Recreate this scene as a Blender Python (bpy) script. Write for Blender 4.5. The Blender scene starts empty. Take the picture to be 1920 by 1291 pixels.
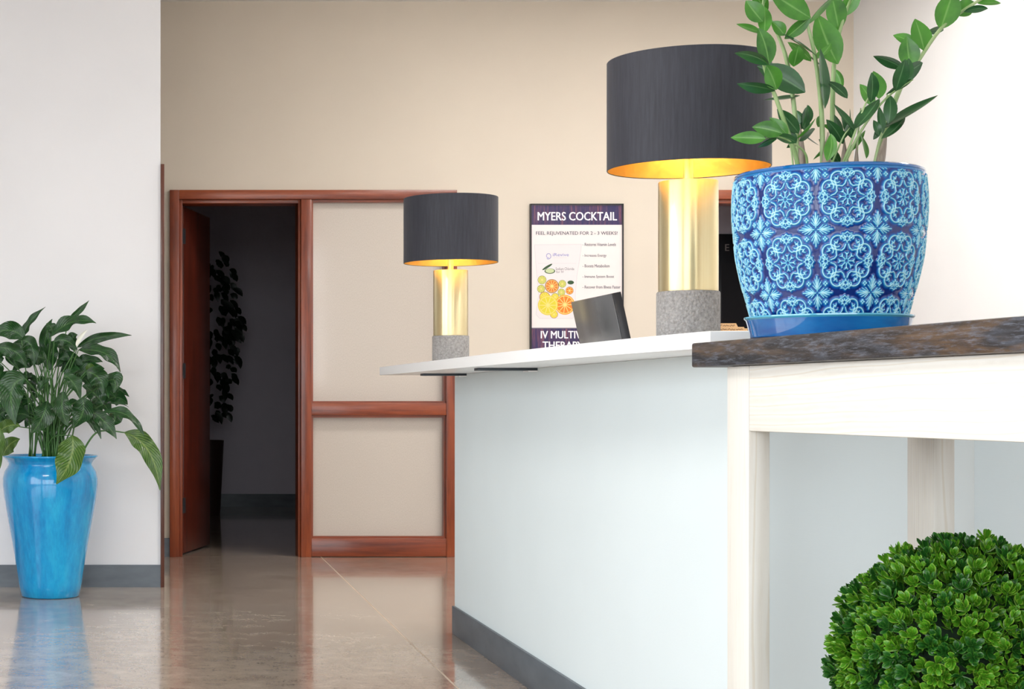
import bpy, bmesh, math, random
import numpy as np
from mathutils import Vector, Matrix

# ------------------------------------------------------------------ camera, world, exposure
scene = bpy.context.scene
C = scene.collection
cam_data = bpy.data.cameras.new('camera')
cam = bpy.data.objects.new('camera', cam_data)
C.objects.link(cam)
cam.location = (0.0, 0.0, 0.92)
cam.rotation_euler = (math.pi / 2, 0, 0)
cam_data.sensor_width = 36.0
cam_data.lens = 3250.0 / 1920.0 * 36.0          # long lens with shift (verticals stay vertical)
cam_data.shift_x = 760.0 / 1920.0
cam_data.shift_y = 104.5 / 1920.0
cam_data.clip_end = 200
scene.camera = cam

world = bpy.data.worlds.new('overcast_sky')
scene.world = world
world.use_nodes = True
bg = world.node_tree.nodes['Background']
bg.inputs[0].default_value = (0.93, 0.97, 1.0, 1)
bg.inputs[1].default_value = 6.0

scene.view_settings.view_transform = 'Standard'
scene.view_settings.look = 'None'
scene.view_settings.exposure = 0.17
scene.view_settings.gamma = 1.0
scene.view_settings.use_curve_mapping = False

random.seed(7)
rng = np.random.default_rng(7)
PI = math.pi

# portals only guide sampling of the daylight through the window openings
def portal(loc, rot, sx, sy):
    l = bpy.data.lights.new('window_portal', 'AREA')
    l.shape = 'RECTANGLE'; l.size = sx; l.size_y = sy
    l.cycles.is_portal = True
    o = bpy.data.objects.new('window_portal', l)
    o.location = loc; o.rotation_euler = rot
    C.objects.link(o)
portal((-4.12, 1.1, 1.7), (0, -PI / 2, 0), 2.7, 6.6)
portal((-0.3, -3.12, 1.7), (PI / 2, 0, 0), 6.6, 2.7)

# ------------------------------------------------------------------ materials
def lin(r, g, b):
    f = lambda c: (c / 255) / 12.92 if c / 255 <= 0.04045 else ((c / 255 + 0.055) / 1.055) ** 2.4
    return (f(r), f(g), f(b), 1.0)

class Mat:
    def __init__(self, name, base=(0.8, 0.8, 0.8, 1), rough=0.5, metal=0.0, spec=0.5, coat=0.0, coat_rough=0.03):
        self.m = bpy.data.materials.new(name)
        self.m.use_nodes = True
        self.nt = self.m.node_tree
        self.b = self.nt.nodes['Principled BSDF']
        self.set('Base Color', base); self.set('Roughness', rough); self.set('Metallic', metal)
        self.set('Specular IOR Level', spec); self.set('Coat Weight', coat); self.set('Coat Roughness', coat_rough)
        self.m.diffuse_color = base
    def set(self, k, v): self.b.inputs[k].default_value = v
    def n(self, t, **kw):
        nd = self.nt.nodes.new(t)
        for k, v in kw.items(): setattr(nd, k, v)
        return nd
    def l(self, a, b): self.nt.links.new(a, b)
    def coords(self, scale=(1, 1, 1), kind='Object', rot=(0, 0, 0)):
        tc = self.n('ShaderNodeTexCoord'); mp = self.n('ShaderNodeMapping')
        mp.inputs['Scale'].default_value = scale
        mp.inputs['Rotation'].default_value = rot
        self.l(tc.outputs[kind], mp.inputs['Vector'])
        return mp.outputs['Vector']
    def noise(self, vec, scale, detail=4, rough=0.5, dist=0.0):
        t = self.n('ShaderNodeTexNoise')
        t.inputs['Scale'].default_value = scale; t.inputs['Detail'].default_value = detail
        t.inputs['Roughness'].default_value = rough; t.inputs['Distortion'].default_value = dist
        if vec is not None: self.l(vec, t.inputs['Vector'])
        return t.outputs['Fac']
    def ramp(self, fac, stops):
        r = self.n('ShaderNodeValToRGB')
        el = r.color_ramp.elements
        while len(el) < len(stops): el.new(0.5)
        for e, (p, c) in zip(el, stops): e.position = p; e.color = c
        self.l(fac, r.inputs['Fac'])
        return r.outputs['Color']
    def mix(self, fac, a, b, mode='MIX'):
        x = self.n('ShaderNodeMix', data_type='RGBA', blend_type=mode)
        for sock, v in ((x.inputs[0], fac), (x.inputs[6], a), (x.inputs[7], b)):
            if hasattr(v, 'is_output'): self.l(v, sock)
            else: sock.default_value = v
        return x.outputs[2]
    def base(self, sock): self.l(sock, self.b.inputs['Base Color'])
    def bump(self, height, strength=0.2, dist=0.002):
        bp = self.n('ShaderNodeBump')
        bp.inputs['Strength'].default_value = strength; bp.inputs['Distance'].default_value = dist
        self.l(height, bp.inputs['Height']); self.l(bp.outputs['Normal'], self.b.inputs['Normal'])

def scl(c, k): return (c[0] * k, c[1] * k, c[2] * k, 1)

def wall_mat(name, col, bump=0.12):
    M = Mat(name, col, 0.75, spec=0.25)
    v = M.coords((1, 1, 1))
    a = M.noise(v, 1.3, 3)
    M.base(M.ramp(a, [(0.3, scl(col, 0.97)), (0.7, scl(col, 1.02))]))
    M.bump(M.noise(M.coords((60, 60, 260)), 1.0, 2), bump, 0.001)
    return M.m
m_wall_white = wall_mat('white_wallcovering', lin(234, 234, 237))
m_wall_bright = wall_mat('bright_white_paint', lin(246, 247, 249))
m_wall_tan = wall_mat('tan_wallcovering', lin(219, 208, 193))
m_counter = wall_mat('counter_white', lin(214, 224, 227))
m_ceiling = wall_mat('ceiling_white', lin(238, 238, 236), 0.05)
m_dark_wall = wall_mat('back_room_paint', lin(232, 224, 234))

def wood_mat(name, dark, mid, light, scale=(1, 1, 1), rough=0.35, coat=0.25, bump=0.1, rot=(0, 0, 0)):
    M = Mat(name, mid, rough, coat=coat, coat_rough=0.15)
    v = M.coords(scale, rot=rot)
    big = M.noise(v, 1.2, 3, 0.5, 0.6)
    fine = M.noise(v, 7.0, 6, 0.7, 0.3)
    c1 = M.ramp(big, [(0.3, dark), (0.5, mid), (0.72, light)])
    c2 = M.ramp(fine, [(0.35, (0.55, 0.5, 0.5, 1)), (0.6, (1, 1, 1, 1))])
    M.base(M.mix(0.55, c1, c2, 'MULTIPLY'))
    M.bump(fine, bump, 0.0008)
    return M.m
cd, cm, cl = lin(104, 42, 22), lin(142, 64, 32), lin(170, 84, 44)
m_cherry_v = wood_mat('cherry_wood_upright', cd, cm, cl, (14, 14, 1.0))
m_cherry_h = wood_mat('cherry_wood_level', cd, cm, cl, (1.0, 14, 14))
m_cherry_trim = wood_mat('dark_cherry_trim', lin(62, 30, 20), lin(84, 42, 28), lin(100, 52, 36), (14, 14, 1))
m_door_leaf = wood_mat('shaded_cherry_veneer', lin(72, 28, 18), lin(92, 37, 24), lin(108, 44, 28), (9, 9, 0.8))  # darker than the frame wood: shade of the unlit room put into the colour

def white_pine(name, scale, rot=(0, 0, 0), k=1.0):
    M = Mat(name, lin(240, 235, 226), 0.55, spec=0.3)
    v = M.coords(scale, rot=rot)
    w = M.n('ShaderNodeTexWave', wave_type='RINGS', rings_direction='SPHERICAL')
    w.inputs['Scale'].default_value = 2.4; w.inputs['Distortion'].default_value = 5.0
    w.inputs['Detail'].default_value = 3; w.inputs['Detail Scale'].default_value = 0.7
    M.l(v, w.inputs['Vector'])
    f = M.noise(v, 9, 6, 0.7)
    c = M.ramp(w.outputs['Fac'], [(0.0, lin(238, 234, 227)), (0.5, lin(243, 240, 234)), (0.9, lin(245, 243, 238)), (1.0, lin(236, 229, 217))])
    c2 = M.ramp(f, [(0.3, (0.9, 0.88, 0.85, 1)), (0.5, (1, 1, 1, 1))])
    c = M.mix(0.6, c, c2, 'MULTIPLY')
    M.base(M.mix(1.0, c, (k, k, k * .99, 1), 'MULTIPLY'))
    M.bump(f, 0.15, 0.001)
    return M.m
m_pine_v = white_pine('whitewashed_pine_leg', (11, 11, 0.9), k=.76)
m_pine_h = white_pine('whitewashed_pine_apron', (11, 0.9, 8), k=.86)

M = Mat('dark_stained_plank', lin(70, 58, 52), 0.5, spec=0.3, coat=0.06, coat_rough=0.3)
v = M.coords((4.0, 1.0, 7.0), rot=(0.12, 0, 0))
big = M.noise(v, 3.2, 3, 0.5, 1.2)
fine = M.noise(M.coords((40, 3, 60)), 2.0, 6, 0.7)
patch = M.noise(M.coords((5, 2.5, 12)), 2.2, 6, 0.75, 0.6)
c = M.ramp(big, [(0.36, lin(38, 38, 42)), (0.5, lin(60, 54, 52)), (0.62, lin(98, 78, 60)), (0.75, lin(76, 60, 50))])
worn = M.ramp(patch, [(0.5, (0, 0, 0, 1)), (0.66, (.8, .8, .8, 1))])
c = M.mix(worn, c, lin(86, 92, 104))
c = M.mix(0.8, c, M.ramp(fine, [(0.36, (0.2, 0.18, 0.18, 1)), (0.62, (1, 1, 1, 1))]), 'MULTIPLY')
spk = M.noise(M.coords((60, 22, 190)), 1.0, 8, 0.75)
c = M.mix(M.ramp(spk, [(0.5, (0, 0, 0, 1)), (0.62, (.55, .55, .55, 1))]), c, lin(108, 113, 126))
M.base(c); M.bump(fine, 0.5, 0.0015); m_plank = M.m

M = Mat('polished_concrete', lin(160, 138, 120), 0.1, spec=0.7, coat=0.3, coat_rough=0.04)
v = M.coords((1, 1, 1))
a = M.noise(v, 1.1, 8, 0.62, 0.5); b2 = M.noise(v, 9.0, 8, 0.7, 0.2); sp = M.noise(v, 120, 3)
c = M.ramp(a, [(0.28, lin(140, 120, 104)), (0.5, lin(178, 163, 147)), (0.72, lin(205, 193, 180))])
c = M.mix(0.45, c, M.ramp(b2, [(0.3, lin(124, 102, 88)), (0.7, lin(212, 200, 187))]))
c = M.mix(0.12, c, M.ramp(sp, [(0.35, (0.3, 0.25, 0.2, 1)), (0.65, (1, 0.95, 0.9, 1))]), 'OVERLAY')
M.base(c)
r = M.n('ShaderNodeMapRange'); r.inputs[3].default_value = 0.06; r.inputs[4].default_value = 0.16
M.l(b2, r.inputs[0]); M.l(r.outputs[0], M.b.inputs['Roughness'])
m_concrete = M.m
m_joint = Mat('joint_filler', lin(196, 178, 160), 0.6).m

def rubber():
    M = Mat('slate_rubber_base', lin(84, 92, 100), 0.38, spec=0.45)
    a = M.noise(M.coords((2, 2, 6)), 3, 4)
    M.base(M.ramp(a, [(0.3, lin(76, 84, 92)), (0.7, lin(94, 102, 110))]))
    return M.m
m_rubber = rubber()
m_slab = Mat('white_solid_surface', lin(244, 245, 246), 0.3, spec=0.5).m
m_steel = Mat('grey_steel_bar', lin(70, 76, 82), 0.4, 0.6).m

M = Mat('frosted_pane', lin(206, 196, 184), 0.22, spec=0.5, coat=0.35, coat_rough=0.06)
M.set('Transmission Weight', 0.0)
a = M.noise(M.coords((300, 300, 120)), 1.0, 2)
M.base(M.ramp(a, [(0.3, lin(200, 190, 178)), (0.7, lin(211, 201, 190))]))
m_pane = M.m

# lamps
M = Mat('charcoal_silk_shade', lin(50, 51, 58), 0.6, spec=0.35)
M.set('Sheen Weight', 0.08); M.set('Sheen Roughness', 0.4)
v = M.coords((150, 150, 9))
a = M.noise(v, 1.0, 5, 0.7)
M.base(M.ramp(a, [(0.3, lin(36, 37, 45)), (0.65, lin(50, 51, 60))]))
M.bump(a, 0.35, 0.001); m_shade = M.m
M = Mat('gold_foil_lining', lin(238, 204, 126), 0.36, 1.0)
a = M.noise(M.coords((20, 20, 20)), 2.0, 4); M.bump(a, 0.25, 0.004); m_lining = M.m
M = Mat('brushed_brass', lin(224, 203, 150), 0.34, 1.0)
M.set('Anisotropic', 0.9); M.set('Anisotropic Rotation', 0.25)
tg = M.n('ShaderNodeTangent', direction_type='RADIAL', axis='Z'); M.l(tg.outputs[0], M.b.inputs['Tangent'])
a = M.noise(M.coords((90, 90, 3)), 1.0, 4, 0.6)
M.base(M.ramp(a, [(0.3, lin(228, 210, 162)), (0.7, lin(234, 219, 176))]))
m_brass = M.m
M = Mat('cast_concrete_foot', lin(150, 148, 147), 0.85, spec=0.2)
v = M.coords((1, 1, 1)); a = M.noise(v, 140, 6, 0.65); vo = M.n('ShaderNodeTexVoronoi'); vo.inputs['Scale'].default_value = 190
M.l(v, vo.inputs['Vector'])
M.base(M.ramp(a, [(0.3, lin(122, 120, 119)), (0.7, lin(166, 164, 163))]))
M.bump(vo.outputs['Distance'], 0.7, 0.003); m_lampfoot = M.m
def emis(name, col, strength):
    M = Mat(name, col, 0.5)
    M.set('Emission Color', col); M.set('Emission Strength', strength)
    return M.m
m_bulb = emis('warm_bulb', (1.0, 0.80, 0.5, 1), 40.0)
m_fill_panel = emis('added_fill_diffuser', (1.0, 0.965, 0.92, 1), 23.0)  # glow of the added fill panels overhead

# ceramics
M = Mat('turquoise_glaze', lin(20, 150, 205), 0.14, spec=0.4, coat=0.35, coat_rough=0.05)
v = M.coords((9, 9, 1.3)); a = M.noise(v, 2.0, 7, 0.65, 0.4); f = M.noise(M.coords((60, 60, 9)), 2.0, 5, 0.7)
big = M.noise(M.coords((2.5, 2.5, 1.2)), 1.6, 3)
c = M.ramp(a, [(0.3, lin(0, 104, 172)), (0.48, lin(0, 150, 212)), (0.7, lin(40, 186, 230))])
c = M.mix(0.3, c, M.ramp(f, [(0.35, lin(0, 92, 168)), (0.65, lin(50, 186, 230))]))
c = M.mix(0.35, c, M.ramp(big, [(0.3, lin(0, 112, 188)), (0.7, lin(0, 168, 228))]))
M.base(c)
hb = M.noise(M.coords((14, 14, 14)), 1.0, 4); M.bump(hb, 0.12, 0.006); m_turq = M.m

M = Mat('relief_glaze', lin(30, 110, 180), 0.14, spec=0.45, coat=0.25, coat_rough=0.05)
at = M.n('ShaderNodeAttribute', attribute_name='relief')
nz = M.noise(M.coords((12, 12, 12)), 1.0, 3)
hi = M.ramp(at.outputs['Fac'], [(0.0, lin(3, 34, 102)), (0.13, lin(5, 62, 138)), (0.36, lin(20, 120, 180)), (0.72, lin(96, 178, 206)), (1.0, lin(172, 214, 222))])
M.base(hi); m_relief = M.m
m_blueglaze = Mat('cobalt_glaze', lin(8, 92, 160), 0.1, spec=0.6, coat=0.8).m
M = Mat('cobalt_glaze_saucer', lin(8, 92, 160), 0.1, spec=0.6, coat=0.8)
a = M.noise(M.coords((6, 6, 20)), 1.5, 4)
M.base(M.ramp(a, [(0.3, lin(4, 72, 140)), (0.7, lin(18, 112, 178))])); m_saucer = M.m
m_rimglaze = Mat('aqua_rim_glaze', lin(70, 160, 190), 0.12, coat=0.6).m
M = Mat('potting_soil', lin(60, 46, 38), 0.95, spec=0.1)
a = M.noise(M.coords((1, 1, 1)), 90, 6, 0.8); M.base(M.ramp(a, [(0.35, lin(36, 26, 20)), (0.65, lin(92, 74, 60))])); M.bump(a, 1.0, 0.01); m_soil = M.m

def leaf_mat(name, dark, light, rib, rough=0.3, trans=0.25, veins=0.0, spec=0.5, edge=None):
    M = Mat(name, dark, rough, spec=spec)
    at = M.n('ShaderNodeAttribute', attribute_name='across')
    al = M.n('ShaderNodeAttribute', attribute_name='along')
    oi = M.n('ShaderNodeObjectInfo')
    nz = M.noise(M.coords((1, 1, 1)), 40, 4)
    c = M.ramp(nz, [(0.3, dark), (0.75, light)])
    c = M.mix(oi.outputs['Random'], c, M.mix(0.55, c, light))
    ab = M.n('ShaderNodeMath', operation='ABSOLUTE'); M.l(at.outputs['Fac'], ab.inputs[0])
    ribf = M.ramp(ab.outputs[0], [(0.03, (1, 1, 1, 1)), (0.11, (0, 0, 0, 1))])
    mu = M.n('ShaderNodeMath', operation='MULTIPLY'); mu.inputs[1].default_value = 0.55
    M.l(ribf, mu.inputs[0])
    c = M.mix(mu.outputs[0], c, rib)
    if edge: c = M.mix(M.ramp(ab.outputs[0], [(0.6, (0, 0, 0, 1)), (1.0, (.7, .7, .7, 1))]), c, edge)
    if veins > 0:
        s = M.n('ShaderNodeMath', operation='MULTIPLY_ADD'); s.inputs[1].default_value = -0.35
        M.l(ab.outputs[0], s.inputs[0]); M.l(al.outputs['Fac'], s.inputs[2])
        s2 = M.n('ShaderNodeMath', operation='MULTIPLY'); s2.inputs[1].default_value = 75; M.l(s.outputs[0], s2.inputs[0])
        s3 = M.n('ShaderNodeMath', operation='SINE'); M.l(s2.outputs[0], s3.inputs[0])
        vf = M.ramp(s3.outputs[0], [(0.5, (0, 0, 0, 1)), (1.0, (veins, veins, veins, 1))])
        c = M.mix(vf, c, rib)
        M.bump(s3.outputs[0], 0.25, 0.002)
    M.base(c)
    tr = M.n('ShaderNodeBsdfTranslucent'); mx = M.n('ShaderNodeMixShader'); mx.inputs[0].default_value = trans
    tc = M.mix(0.5, c, light); M.l(tc, tr.inputs['Color'])
    out = M.nt.nodes['Material Output']
    M.l(M.b.outputs[0], mx.inputs[1]); M.l(tr.outputs[0], mx.inputs[2]); M.l(mx.outputs[0], out.inputs['Surface'])
    return M.m
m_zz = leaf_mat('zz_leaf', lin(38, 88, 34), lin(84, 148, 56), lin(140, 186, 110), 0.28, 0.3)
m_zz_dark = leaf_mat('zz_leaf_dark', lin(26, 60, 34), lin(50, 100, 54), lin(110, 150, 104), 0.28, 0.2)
m_lily = leaf_mat('lily_leaf', lin(12, 42, 20), lin(34, 80, 36), lin(86, 130, 70), 0.27, 0.15, 0.3)
m_lily_y = leaf_mat('lily_leaf_old', lin(34, 70, 22), lin(72, 112, 38), lin(150, 172, 96), 0.28, 0.2, 0.5)
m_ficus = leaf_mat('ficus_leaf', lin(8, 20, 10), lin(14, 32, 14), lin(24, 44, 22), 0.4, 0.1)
m_box = leaf_mat('boxwood_leaf', lin(30, 84, 14), lin(92, 160, 34), lin(84, 160, 40), 0.3, 0.25, edge=lin(168, 206, 76))
m_box_d = leaf_mat('boxwood_leaf_dark', lin(14, 56, 20), lin(40, 100, 32), lin(60, 130, 44), 0.3, 0.2, edge=lin(96, 156, 56))
M = Mat('boxwood_core', lin(16, 40, 18), 0.9); m_core = M.m
M = Mat('zz_stem', lin(120, 150, 90), 0.45)
a = M.noise(M.coords((1, 1, 0.4)), 25, 4); M.base(M.ramp(a, [(0.35, lin(112, 146, 84)), (0.65, lin(158, 178, 128))])); m_stem = M.m
M = Mat('zz_sheath', lin(140, 126, 112), 0.6)
a = M.noise(M.coords((6, 6, 1)), 15, 4); M.base(M.ramp(a, [(0.35, lin(112, 98, 86)), (0.65, lin(166, 152, 138))])); m_sheath = M.m
m_lstem = Mat('lily_stem', lin(62, 108, 48), 0.45).m
m_spathe = Mat('white_spathe', lin(240, 242, 232), 0.5).m
m_bark = Mat('ficus_bark', lin(70, 52, 40), 0.8).m
m_planter = Mat('dark_brown_planter', lin(54, 36, 30), 0.5).m
M = Mat('grey_planter', lin(120, 122, 124), 0.6); a = M.noise(M.coords((1, 1, 1)), 20, 5); M.bump(a, 0.2, 0.003); m_gplanter = M.m

# print and electronics
m_black = Mat('black_plastic', lin(20, 21, 26), 0.35).m
m_mon = Mat('monitor_shell', lin(78, 78, 80), 0.22, spec=0.5).m
m_screen = Mat('dark_screen', lin(12, 13, 16), 0.1).m
m_pframe = Mat('poster_frame_black', lin(24, 22, 30), 0.4).m
m_pwhite = Mat('poster_paper', lin(236, 226, 224), 0.5).m
M = Mat('poster_band', lin(44, 34, 84), 0.4)
a = M.noise(M.coords((46, 1, 4)), 1.0, 5, 0.6, 0.3)
M.base(M.ramp(a, [(0.42, lin(38, 34, 84)), (0.56, lin(70, 44, 86)), (0.75, lin(150, 92, 96))])); m_pband = M.m
m_ink_w = Mat('white_ink', lin(250, 248, 250), 0.5).m
m_ink_n = Mat('navy_ink', lin(54, 52, 78), 0.5).m
m_ink_g = Mat('grey_ink', lin(104, 100, 112), 0.5).m
m_ink_lilac = Mat('lilac_ink', lin(120, 124, 190), 0.5).m
m_bag = Mat('bag_print', lin(229, 221, 222), 0.5).m
m_bagline = Mat('bag_edge_print', lin(216, 209, 212), 0.5).m
def flat(n, r, g, b): return Mat(n, lin(r, g, b), 0.5).m
m_lem_rind, m_lem = flat('lemon_rind_print', 226, 202, 60), flat('lemon_flesh_print', 222, 204, 46)
m_or_rind, m_or = flat('orange_rind_print', 240, 156, 40), flat('orange_flesh_print', 244, 128, 24)
m_br_rind, m_br = flat('blood_orange_rind_print', 150, 72, 24), flat('blood_orange_flesh_print', 222, 122, 34)
m_li_rind, m_li = flat('lime_rind_print', 96, 118, 40), flat('lime_flesh_print', 190, 196, 90)
m_cu_rind, m_cu = flat('cucumber_rind_print', 44, 76, 40), flat('cucumber_flesh_print', 196, 208, 160)
m_pith = flat('pith_print', 244, 214, 130)
m_kraft = Mat('kraft_card', lin(226, 190, 146), 0.8).m
m_pen = Mat('pen_ink', lin(90, 64, 50), 0.8).m
m_dposter = Mat('dark_poster_print', lin(28, 26, 30), 0.5).m
m_grey = Mat('grey_print', lin(150, 140, 136), 0.5).m
m_alu = Mat('window_aluminium', lin(150, 152, 155), 0.35, 0.7).m
m_laminate = Mat('desk_laminate', lin(214, 212, 208), 0.4).m
m_pave = Mat('pavement', lin(150, 148, 144), 0.9).m

# ------------------------------------------------------------------ builders
def off(p):
    v = Vector((0, 0, 0))
    while p is not None:
        v += p.location; p = p.parent
    return v

def link(name, me, mat, parent=None):
    o = bpy.data.objects.new(name, me)
    C.objects.link(o)
    if mat is not None and len(me.materials) == 0: me.materials.append(mat)
    if parent is not None: o.parent = parent
    return o

def tag(o, label=None, cat=None, group=None, kind=None):
    if label: o['label'] = label
    if cat: o['category'] = cat
    if group: o['group'] = group
    if kind: o['kind'] = kind
    return o

def thing(name, label, cat, loc, group=None, kind=None):
    o = bpy.data.objects.new(name, None)
    o.empty_display_size = 0.1
    C.objects.link(o)
    o.location = loc
    return tag(o, label, cat, group, kind)

def struct(name, label, cat, loc=(0, 0, 0)):
    return thing(name, label, cat, loc, kind='structure')

def meshdata(name, verts, faces, smooth=False):
    me = bpy.data.meshes.new(name)
    me.from_pydata([tuple(v) for v in verts], [], faces)
    if smooth:
        me.polygons.foreach_set('use_smooth', [True] * len(me.polygons))
    me.update()
    return me

def mesh(name, verts, faces, mat, parent=None, smooth=False):
    d = off(parent)
    return link(name, meshdata(name, [(v[0] - d.x, v[1] - d.y, v[2] - d.z) for v in verts], faces, smooth), mat, parent)

def from_bm(name, bm, mat, parent=None, smooth_angle=None):
    d = off(parent)
    bmesh.ops.translate(bm, verts=bm.verts, vec=-d)
    bmesh.ops.recalc_face_normals(bm, faces=bm.faces)
    if smooth_angle is not None:
        for f in bm.faces: f.smooth = True
        for e in bm.edges:
            if len(e.link_faces) == 2 and e.calc_face_angle(0) > smooth_angle: e.smooth = False
    me = bpy.data.meshes.new(name)
    bm.to_mesh(me); bm.free()
    return link(name, me, mat, parent)

def add_box(bm, x0, x1, y0, y1, z0, z1, M=None):
    vs = [bm.verts.new((x, y, z)) for x in (x0, x1) for y in (y0, y1) for z in (z0, z1)]
    for f in ((0, 1, 3, 2), (4, 6, 7, 5), (0, 4, 5, 1), (2, 3, 7, 6), (0, 2, 6, 4), (1, 5, 7, 3)):
        bm.faces.new([vs[i] for i in f])
    if M is not None: bmesh.ops.transform(bm, matrix=M, verts=vs)
    return vs

def box(name, b, mat, parent=None, bevel=0.0, M=None):
    bm = bmesh.new()
    add_box(bm, *b)
    if bevel > 0:
        bmesh.ops.bevel(bm, geom=bm.edges[:], offset=bevel, segments=2, affect='EDGES', profile=0.5)
    if M is not None: bmesh.ops.transform(bm, matrix=M, verts=bm.verts)
    return from_bm(name, bm, mat, parent, 0.6 if bevel > 0 else None)

def boxes(name, bs, mat, parent=None):
    bm = bmesh.new()
    for b in bs: add_box(bm, *b)
    return from_bm(name, bm, mat, parent)

def prism(name, pts, z0, z1, mat, parent=None, bevel=0.0):
    bm = bmesh.new()
    lo = [bm.verts.new((x, y, z0)) for x, y in pts]; hi = [bm.verts.new((x, y, z1)) for x, y in pts]
    n = len(pts)
    bm.faces.new(hi); bm.faces.new(lo[::-1])
    for i in range(n):
        j = (i + 1) % n
        bm.faces.new((lo[i], lo[j], hi[j], hi[i]))
    if bevel > 0:
        es = [e for e in bm.edges if abs(e.verts[0].co.z - e.verts[1].co.z) < 1e-6]
        bmesh.ops.bevel(bm, geom=es, offset=bevel, segments=2, affect='EDGES', profile=0.5)
    return from_bm(name, bm, mat, parent, 0.6)

def lathe(name, prof, mat, parent, loc, n=64, smooth_angle=0.7):
    """prof: (r, z) list; r = 0 at an end closes it with a point."""
    bm = bmesh.new(); rings = []
    for r_, z_ in prof:
        if r_ < 1e-6: rings.append([bm.verts.new((loc[0], loc[1], loc[2] + z_))])
        else: rings.append([bm.verts.new((loc[0] + r_ * math.cos(2 * PI * i / n), loc[1] + r_ * math.sin(2 * PI * i / n), loc[2] + z_)) for i in range(n)])
    for a, b in zip(rings, rings[1:]):
        for i in range(n):
            j = (i + 1) % n
            if len(a) == 1 and len(b) > 1: bm.faces.new((a[0], b[j], b[i]))
            elif len(b) == 1 and len(a) > 1: bm.faces.new((a[i], a[j], b[0]))
            elif len(a) > 1 and len(b) > 1: bm.faces.new((a[i], a[j], b[j], b[i]))
    return from_bm(name, bm, mat, parent, smooth_angle)

def tube_geo(path, radii, n=8):
    path = [Vector(p) for p in path]; V = []; F = []
    up = Vector((0.3, -1, 0.2)).normalized()
    for k, p in enumerate(path):
        t = (path[min(k + 1, len(path) - 1)] - path[max(k - 1, 0)]).normalized()
        a = t.cross(up).normalized(); b = t.cross(a)
        for i in range(n):
            q = 2 * PI * i / n
            V.append(p + (a * math.cos(q) + b * math.sin(q)) * radii[k])
    for k in range(len(path) - 1):
        for i in range(n):
            j = (i + 1) % n
            F.append((k * n + i, k * n + j, (k + 1) * n + j, (k + 1) * n + i))
    F.append(tuple(range(n))[::-1]); F.append(tuple((len(path) - 1) * n + i for i in range(n)))
    return V, F

def tube(name, path, radii, mat, parent, n=8):
    V, F = tube_geo(path, radii, n)
    return mesh(name, V, F, mat, parent, True)

def spline(pts, m=6):
    """Catmull-Rom through points."""
    P = [Vector(p) for p in pts]
    P = [P[0] * 2 - P[1]] + P + [P[-1] * 2 - P[-2]]
    out = []
    for i in range(1, len(P) - 2):
        for k in range(m):
            t = k / m
            out.append(0.5 * ((2 * P[i]) + (P[i + 1] - P[i - 1]) * t + (2 * P[i - 1] - 5 * P[i] + 4 * P[i + 1] - P[i + 2]) * t * t + (3 * P[i] - P[i - 1] - 3 * P[i + 1] + P[i + 2]) * t ** 3))
    out.append(P[-2])
    return out

def leaf_geo(base, ctrl, tip, width, twist=0.0, fold=0.25, shape=(0.85, 1.0), nl=10, nc=4, wave=0.0, face=(0, -1, 0), phase=0.0):
    """a blade along a quadratic bezier; shape=(skew of widest point, roundness); returns V, F, across, along"""
    b, c, e = Vector(base), Vector(ctrl), Vector(tip)
    V, F, A, L = [], [], [], []
    for i in range(nl + 1):
        t = i / nl
        p = b * (1 - t) ** 2 + c * 2 * t * (1 - t) + e * t * t
        tg = ((c - b) * 2 * (1 - t) + (e - c) * 2 * t)
        if tg.length < 1e-9: tg = e - b
        tg.normalize()
        nrm = Vector(face) - tg * Vector(face).dot(tg)
        if nrm.length < 1e-4: nrm = Vector((0, 0, 1)) - tg * tg.z
        nrm.normalize()
        side = tg.cross(nrm).normalized()
        R = Matrix.Rotation(twist, 3, tg)
        side = R @ side; nn = R @ nrm
        w = width * 0.5 * max(0.0, math.sin(PI * min(1, max(0, t)) ** shape[0])) ** shape[1]
        w = max(w, width * 0.02)
        for j in range(nc + 1):
            s = -1 + 2 * j / nc
            h = (1 - abs(s)) * -fold * w + wave * w * math.sin(t * 13 + s * 1.6 + phase) * abs(s)
            V.append(p + side * (s * w) + nn * h)
            A.append(s); L.append(t)
    for i in range(nl):
        for j in range(nc):
            a = i * (nc + 1) + j
            F.append((a, a + 1, a + nc + 2, a + nc + 1))
    return V, F, A, L

def set_attr(me, name, vals):
    at = me.attributes.new(name, 'FLOAT', 'POINT')
    at.data.foreach_set('value', np.asarray(vals, dtype=np.float32))

def leaf(name, mat, parent, *a, **k):
    V, F, A, L = leaf_geo(*a, **k)
    o = mesh(name, V, F, mat, parent, True)
    set_attr(o.data, 'across', A); set_attr(o.data, 'along', L)
    return o

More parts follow.
